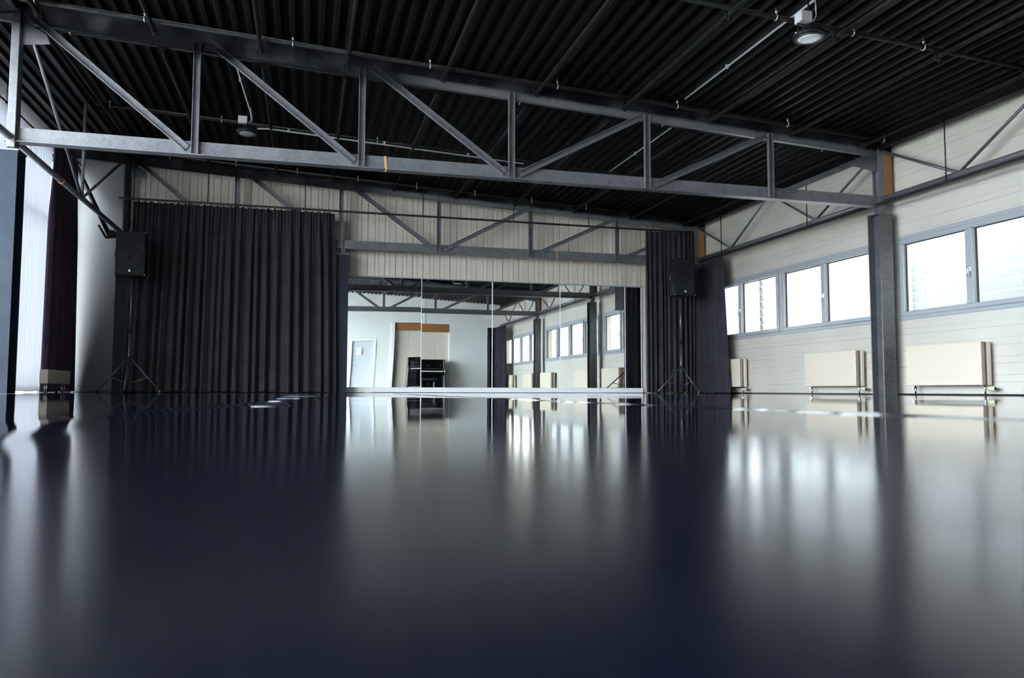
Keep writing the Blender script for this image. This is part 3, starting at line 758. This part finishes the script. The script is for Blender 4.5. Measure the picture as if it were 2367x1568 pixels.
# ------------------------------------------------------------------ mirrors
ME = [.735, 2.122, 3.511, 4.905, 6.303, 6.66]
NAMES = ['leftmost wall mirror, reflecting the pale door beside the slate column', 'second wall mirror from the left, reflecting the black piano',
         'middle wall mirror, reflecting the grey wall and the farthest windows', 'fourth wall mirror from the left, reflecting two steel columns',
         'narrow rightmost wall mirror beside the black corner curtain']
for i in range(5):
    a, b = ME[i] + .004, ME[i + 1] - .004; z0, z1 = .098, 2.165
    t = T('wall_mirror', NAMES[i], 'mirror', ((a + b) / 2, YB, z0), 'wall mirrors in a row')
    nx, nz = (16, 24) if i == 0 else (1, 1)
    mb = MB(); V = []
    for ix in range(nx + 1):
        u = ix / nx; off = 0.
        for iz in range(nz + 1):
            z = z0 + (z1 - z0) * iz / nz
            if i == 0:   # this sheet is slightly warped
                th = (-.001 + .0047 * u) * max(.3, 1.48 - .877 * z)
                if iz: off -= th * (z1 - z0) / nz
            V.append((a + (b - a) * u, YB - .004 + off, z))
    F = []
    for ix in range(nx):
        for iz in range(nz):
            q = ix * (nz + 1) + iz; F.append((q, q + nz + 1, q + nz + 2, q + 1))
    mb.add(V, F, i == 0)
    t.part('glass', mb, M['mirror'])
    t.part('backing', MB().box((a, YB + .001, z0), (b, YB + .012, z1)), M['edge'])
    t.part('edge', MB().box((b - .003, YB - .008, z0), (b + .011, YB + .004, z1)), M['white'])
struct('vinyl_edge_back', MB().box((XL, YB - .045, -.002), (7.6, YB - .031, .006)), M['black'])  # dark lip of the floor vinyl, added as a separate strip
struct('trim_4', MB().box((.66, YB - .03, .0), (6.68, YB + .02, .096)), M['white'])
struct('trim_5', MB().box((.70, YB - .02, 2.166), (6.70, YB + .02, 2.186)), M['frame'])
struct('trim_6', MB().box((.70, YB - .02, .09), (.733, YB + .02, 2.19)), M['frame'])

# ------------------------------------------------------------------ radiators
def radiator():
    # origin: middle of the front panel's foot on the floor; faces -x, length 1.2 along y
    r = thing('radiator', 'x', 'radiator'); x0, L, z0, z1 = 0, .595, .12, .642
    for nm, xa in (('front_panel', 0), ('rear_panel', .10)):
        q = MB(); n = 7
        q.bbox((xa, -L, z0), (xa + .055, L, z1), .006)
        for k in range(1, n): q.box((xa - .0012, -L + .012, z0 + k * (z1 - z0) / n - .002), (xa + .001, L - .012, z0 + k * (z1 - z0) / n + .002))
        o = q.build(nm, M['radiator'], r)
        if xa == 0: MB().bbox((xa + .003, -L - .006, z0 + .003), (xa + .052, -L - .0005, z1 - .003), .002).build('end_cap', M['rad_side'], o)
    for s in (-1, 1): MB().box((.057, s * (L - .03), z0 + .01), (.098, s * (L - .04), z1 - .012)).build('side_grille', M['rad_side'], r)
    MB().box((.01, -L + .02, z1 - .012), (.145, L - .02, z1 - .004)).build('top_grille', M['rad_side'], r)
    v = MB(); v.tube([(.09, -L + .04, .0), (.09, -L + .04, .122)], .011, 10).lathe((.09, -L + .04, .06), [(.013, 0), (.016, .008), (.016, .032), (.013, .04)], 12)
    p = v.build('feed_pipe', M['chrome'], r)
    MB().lathe((.09, -L - .10, .078), [(.010, .1), (.024, .095), (.028, .06), (.026, .01), (.02, .0)], 18, 'Y').build('valve_knob', M['knob'], p)
    MB().lathe((.09, -L - .104, .078), [(.019, .004), (.019, 0)], 18, 'Y').build('knob_cap', M['seal'], p)
    MB().tube([(.09, L - .06, .0), (.09, L - .06, .122)], .011, 10).lathe((.09, L - .06, .07), [(.015, 0), (.018, .01), (.015, .03)], 12).tube([(.09, L - .06, .085), (.05, L - .06, .085)], .012, 8).build('return_pipe', M['chrome'], r)
    b = MB()
    for s in (-1, 1): b.box((.155, s * .35 - .02, .15), (.208, s * .35 + .02, .6))
    b.build('wall_bracket', M['radiator'], r)
    return r
RY = [(8.015, 'cream radiator right of the steel column under the nearest window'), (10.185, 'cream radiator left of the steel column under the far windows'),
      (13.3, 'cream radiator half hidden behind the dark side curtain'), (4.52, 'cream radiator beside the camera, seen in the mirrors left of the nearer column'),
      (2.3, 'cream radiator in the mirrors right of the farther column'), (-.4, 'farthest cream radiator in the mirrors beside the black curtain')]
rad = radiator()
for i, (y, lab) in enumerate(RY):
    if i == 0: rad.location = (7.76, y, 0); rad['label'] = lab; rad['group'] = 'cream radiators along the right wall'
    else: dup(rad, (7.76, y, 0), lab, 'cream radiators along the right wall')
cv = T('convector', 'low cream convector heater standing on the floor before the purple-lit curtain', 'heater', (-3.55, 12.75, 0))
cv.part('casing', MB().bbox((-3.60, 12.2, .125), (-3.49, 13.27, .325), .006), M['radiator'])
for k, y in enumerate((12.27, 12.36, 13.05, 13.18)):
    cv.part('leg', MB().tube([(-3.545, y, 0), (-3.545, y, .127)], .012, 8), M['chrome'])

# ------------------------------------------------------------------ loudspeakers on stands
def speaker_set(x, y, zh, labs, labst, ang, feet):
    # y: pole position, cabinet front 0.18 m in front of it
    s = thing('loudspeaker', labs, 'loudspeaker', (x, y, 1.845), 'loudspeakers on tripod stands')
    q = MB(); wf, wb, h = .215, .15, .70
    q.add([(-wf, -.18, 0), (wf, -.18, 0), (wf, .0, 0), (wb, .19, 0), (-wb, .19, 0), (-wf, .0, 0), (-wf, -.18, h), (wf, -.18, h), (wf, .0, h), (wb, .19, h), (-wb, .19, h), (-wf, .0, h)],
          [(5, 4, 3, 2, 1, 0), (6, 7, 8, 9, 10, 11), (0, 1, 7, 6), (1, 2, 8, 7), (2, 3, 9, 8), (3, 4, 10, 9), (4, 5, 11, 10), (5, 0, 6, 11)])
    q.build('cabinet', M['speaker'], s)
    g = MB(); g.bbox((-wf + .012, -.192, .018), (wf - .012, -.178, h - .018), .006)
    g.lathe((0, -.192, .27), [(.185, 0), (.178, -.002), (.05, -.003), (.04, -.0045), (.0, -.0045)], 40, 'Y')
    go_ = g.build('grille', M['grille'], s)
    hn = MB().add([(-.17, -.194, .48), (.17, -.194, .48), (.17, -.194, .65), (-.17, -.194, .65), (-.09, -.1925, .52), (.09, -.1925, .52), (.09, -.1925, .61), (-.09, -.1925, .61)],
                  [(0, 1, 5, 4), (1, 2, 6, 5), (2, 3, 7, 6), (3, 0, 4, 7), (4, 5, 6, 7)])
    hn.build('horn', M['speaker'], s)
    MB().lathe((0, -.192, .075), [(.022, 0), (.022, -.003), (.018, -.005), (.0, -.005)], 24, 'Y').build('badge', M['zinc'], s)['label'] = 'round silver badge'
    hd = MB().tube([(-wf - .004, -.06, .27), (-wf - .03, -.06, .29), (-wf - .03, -.06, .42), (-wf - .004, -.06, .44)], .01, 8); hd.build('handle', M['stand'], s)
    e = MB()
    for sx_ in (-1, 1):
        for z in (.008, h - .008): e.bbox((sx_ * wf - .012, -.196, z - .012), (sx_ * wf + .012, -.17, z + .012), .004)
    e.build('corner_guard', M['stand'], s)
    s.rotation_euler.z = ang
    t = thing('speaker_stand', labst, 'speaker stand', (x, y, 0), 'tripod speaker stands')
    MB().tube([(0, 0, .95), (0, 0, 1.82)], .0175, 12).build('inner_pole', M['stand'], t)
    MB().tube([(0, 0, .12), (0, 0, .98)], .019, 12).build('outer_pole', M['stand'], t)
    MB().lathe((0, 0, .94), [(.024, 0), (.027, .01), (.027, .05), (.022, .06)], 14).tube([(0, 0, .97), (.05, -.01, .97)], .008, 8).build('collar', M['speaker'], t)
    MB().lathe((0, 0, zh - .03), [(.03, 0), (.034, .01), (.034, .05), (.026, .06)], 14).lathe((.045, -.01, zh), [(.0, 0), (.022, .004), (.022, .03), (.0, .034)], 10).build('hub', M['speaker'], t)
    MB().tube([(0, 0, 1.815), (0, 0, 1.843)], .03, 12).build('top_plate', M['speaker'], t)
    for fx, fy in feet:
        l = MB().tube([(fx * .05, fy * .05, zh), (fx, fy, .02)], .0125, 8).build('leg', M['stand'], t)
        MB().tube([(fx * .58, fy * .58, zh * .42 + .01), (0.0, 0, .135)], .008, 8).build('brace', M['stand'], t)
        MB().tube([(fx * .985, fy * .985, .028), (fx * 1.02, fy * 1.02, .006)], .017, 8).build('foot', M['green'] if fx > 0 and fy > -.3 else M['speaker'], l)
speaker_set(-2.70, 13.42, .54, 'black loudspeaker at the left, in front of the grey wall panel', 'tripod stand in front of the wide black curtain at left', 0, [(-.42, -.08), (.47, -.06), (-.0, -.3)])
speaker_set(6.90, 13.33, .49, 'black loudspeaker in the right corner before the black curtain', 'tripod stand in the right corner before the black curtain', R(2), [(-.55, -.1), (.22, -.25), (.22, .28)])
def cable(pts, lab):
    tag(MB().tube(pts, .005, 6).build('cable', M['rail_black'], None, pts[0]), lab, 'cable')
cable([(-2.72, 13.64, 1.95), (-2.67, 13.56, 1.2), (-2.74, 13.54, .6), (-2.86, 13.54, .2), (-3.0, 13.55, .04), (-3.2, 13.5, .006)], 'thin black cable hanging from the left loudspeaker to the floor')
cable([(6.87, 13.55, 1.95), (6.84, 13.45, 1.1), (6.80, 13.42, .5), (6.72, 13.45, .22), (6.5, 13.5, .05), (6.35, 13.5, .006)], 'thin black cable hanging from the right loudspeaker to the floor')
br = T('wall_bracket', 'black bracket behind the upper left corner of the left loudspeaker', 'bracket', (-3.15, 14.2, 2.6))
br.part('arm', MB().beam((-3.42, 14.3, 2.82), (-3.28, 14.2, 2.60), .04, .03).beam((-3.28, 14.2, 2.60), (-3.02, 14.14, 2.62), .04, .03), M['black'])
br.part('plate', MB().box((-3.24, 14.13, 2.6), (-3.08, 14.2, 2.72)), M['black'])
tag(MB().tube([(-3.12, 14.52, .05), (-3.12, 14.52, 3.9)], .009, 6).build('wall_cable', M['conduit'], None, (-3.12, 14.52, .05)), 'thin pale cable down the grey panel beside the column', 'cable')

# ------------------------------------------------------------------ piano and bench behind the camera
def piano():
    x0, x1, yb, yf = 3.86, 5.40, YF + .12, YF + .72
    t = T('upright_piano', 'black upright piano in the alcove, seen in the second mirror', 'piano', ((x0 + x1) / 2, yb, 0)); P = M['piano']
    b = MB(); b.bbox((x0, yb, .06), (x0 + .05, yb + .36, 1.24), .004); b.bbox((x1 - .05, yb, .06), (x1, yb + .36, 1.24), .004); b.bbox((x0 + .05, yb, .06), (x1 - .05, yb + .03, 1.24), .003)
    b.bbox((x0 + .05, yb + .30, .1), (x1 - .05, yb + .325, .70), .003)
    t.part('case', b, P)
    t.part('lid', MB().bbox((x0 - .015, yb - .01, 1.24), (x1 + .015, yb + .39, 1.265), .005), P)
    t.part('upper_panel', MB().bbox((x0 + .05, yb + .32, .86), (x1 - .05, yb + .345, 1.23), .004), P)
    t.part('key_bed', MB().bbox((x0, yb + .3, .66), (x1, yb + .62, .76), .005), P)
    for s in (0, 1):
        xa = x0 - .015 if s == 0 else x1 - .055
        t.part('arm', MB().bbox((xa, yb + .3, .7), (xa + .07, yb + .64, .86), .01), P)
        t.part('leg', MB().bbox((xa + .005, yb + .54, .07), (xa + .06, yb + .60, .66), .005), P)
        t.part('toe_block', MB().bbox((xa, yb + .25, .03), (xa + .065, yb + .64, .09), .005), P)
    t.part('fallboard', MB().bbox((x0 + .07, yb + .36, .80), (x1 - .07, yb + .385, .90), .004), P)
    t.part('hinge', MB().box((x0 + .08, yb + .36, .898), (x1 - .08, yb + .392, .904)), M['gold'])
    ks = MB(); n = 52; wk = (x1 - x0 - .2) / n
    for k in range(n): ks.box((x0 + .1 + k * wk + .0006, yb + .4, .775), (x0 + .1 + (k + 1) * wk - .0006, yb + .60, .805))
    t.part('white_keys', ks, M['ivory'], None, 'stuff')
    bk = MB()
    for k in range(51):
        if k % 7 not in (2, 6): bk.box((x0 + .1 + (k + 1) * wk - .006, yb + .4, .805), (x0 + .1 + (k + 1) * wk + .006, yb + .50, .817))
    t.part('black_keys', bk, P, None, 'stuff')
    for k in range(3): t.part('lock', MB().lathe((x0 + .32 + k * .52, yb + .346, 1.02), [(.014, 0), (.014, .006)], 12, 'Y'), M['gold'])
    for k in range(3): t.part('pedal', MB().bbox((4.52 + k * .08, yb + .3, .06), (4.55 + k * .08, yb + .42, .075), .004), M['gold'])
    for x in (x0 + .02, x1 - .02): 
        for y in (yb + .1, yb + .58): t.part('caster', MB().lathe((x - .012, y, .03), [(.03, 0), (.03, .024)], 14, 'X'), M['chrome'])
    s = T('piano_bench', 'dark padded bench in front of the black piano', 'bench', (4.62, YF + 1.12, 0))
    s.part('seat', MB().bbox((4.32, YF + .95, .43), (4.95, YF + 1.29, .50), .02), M['leather'])
    s.part('apron', MB().bbox((4.35, YF + .98, .37), (4.92, YF + 1.26, .43), .003), P)
    for x in (4.37, 4.87):
        for y in (YF + 1.0, YF + 1.23): s.part('leg', MB().bbox((x - .02, y - .02, 0), (x + .03, y + .03, .38), .004), P)
piano()
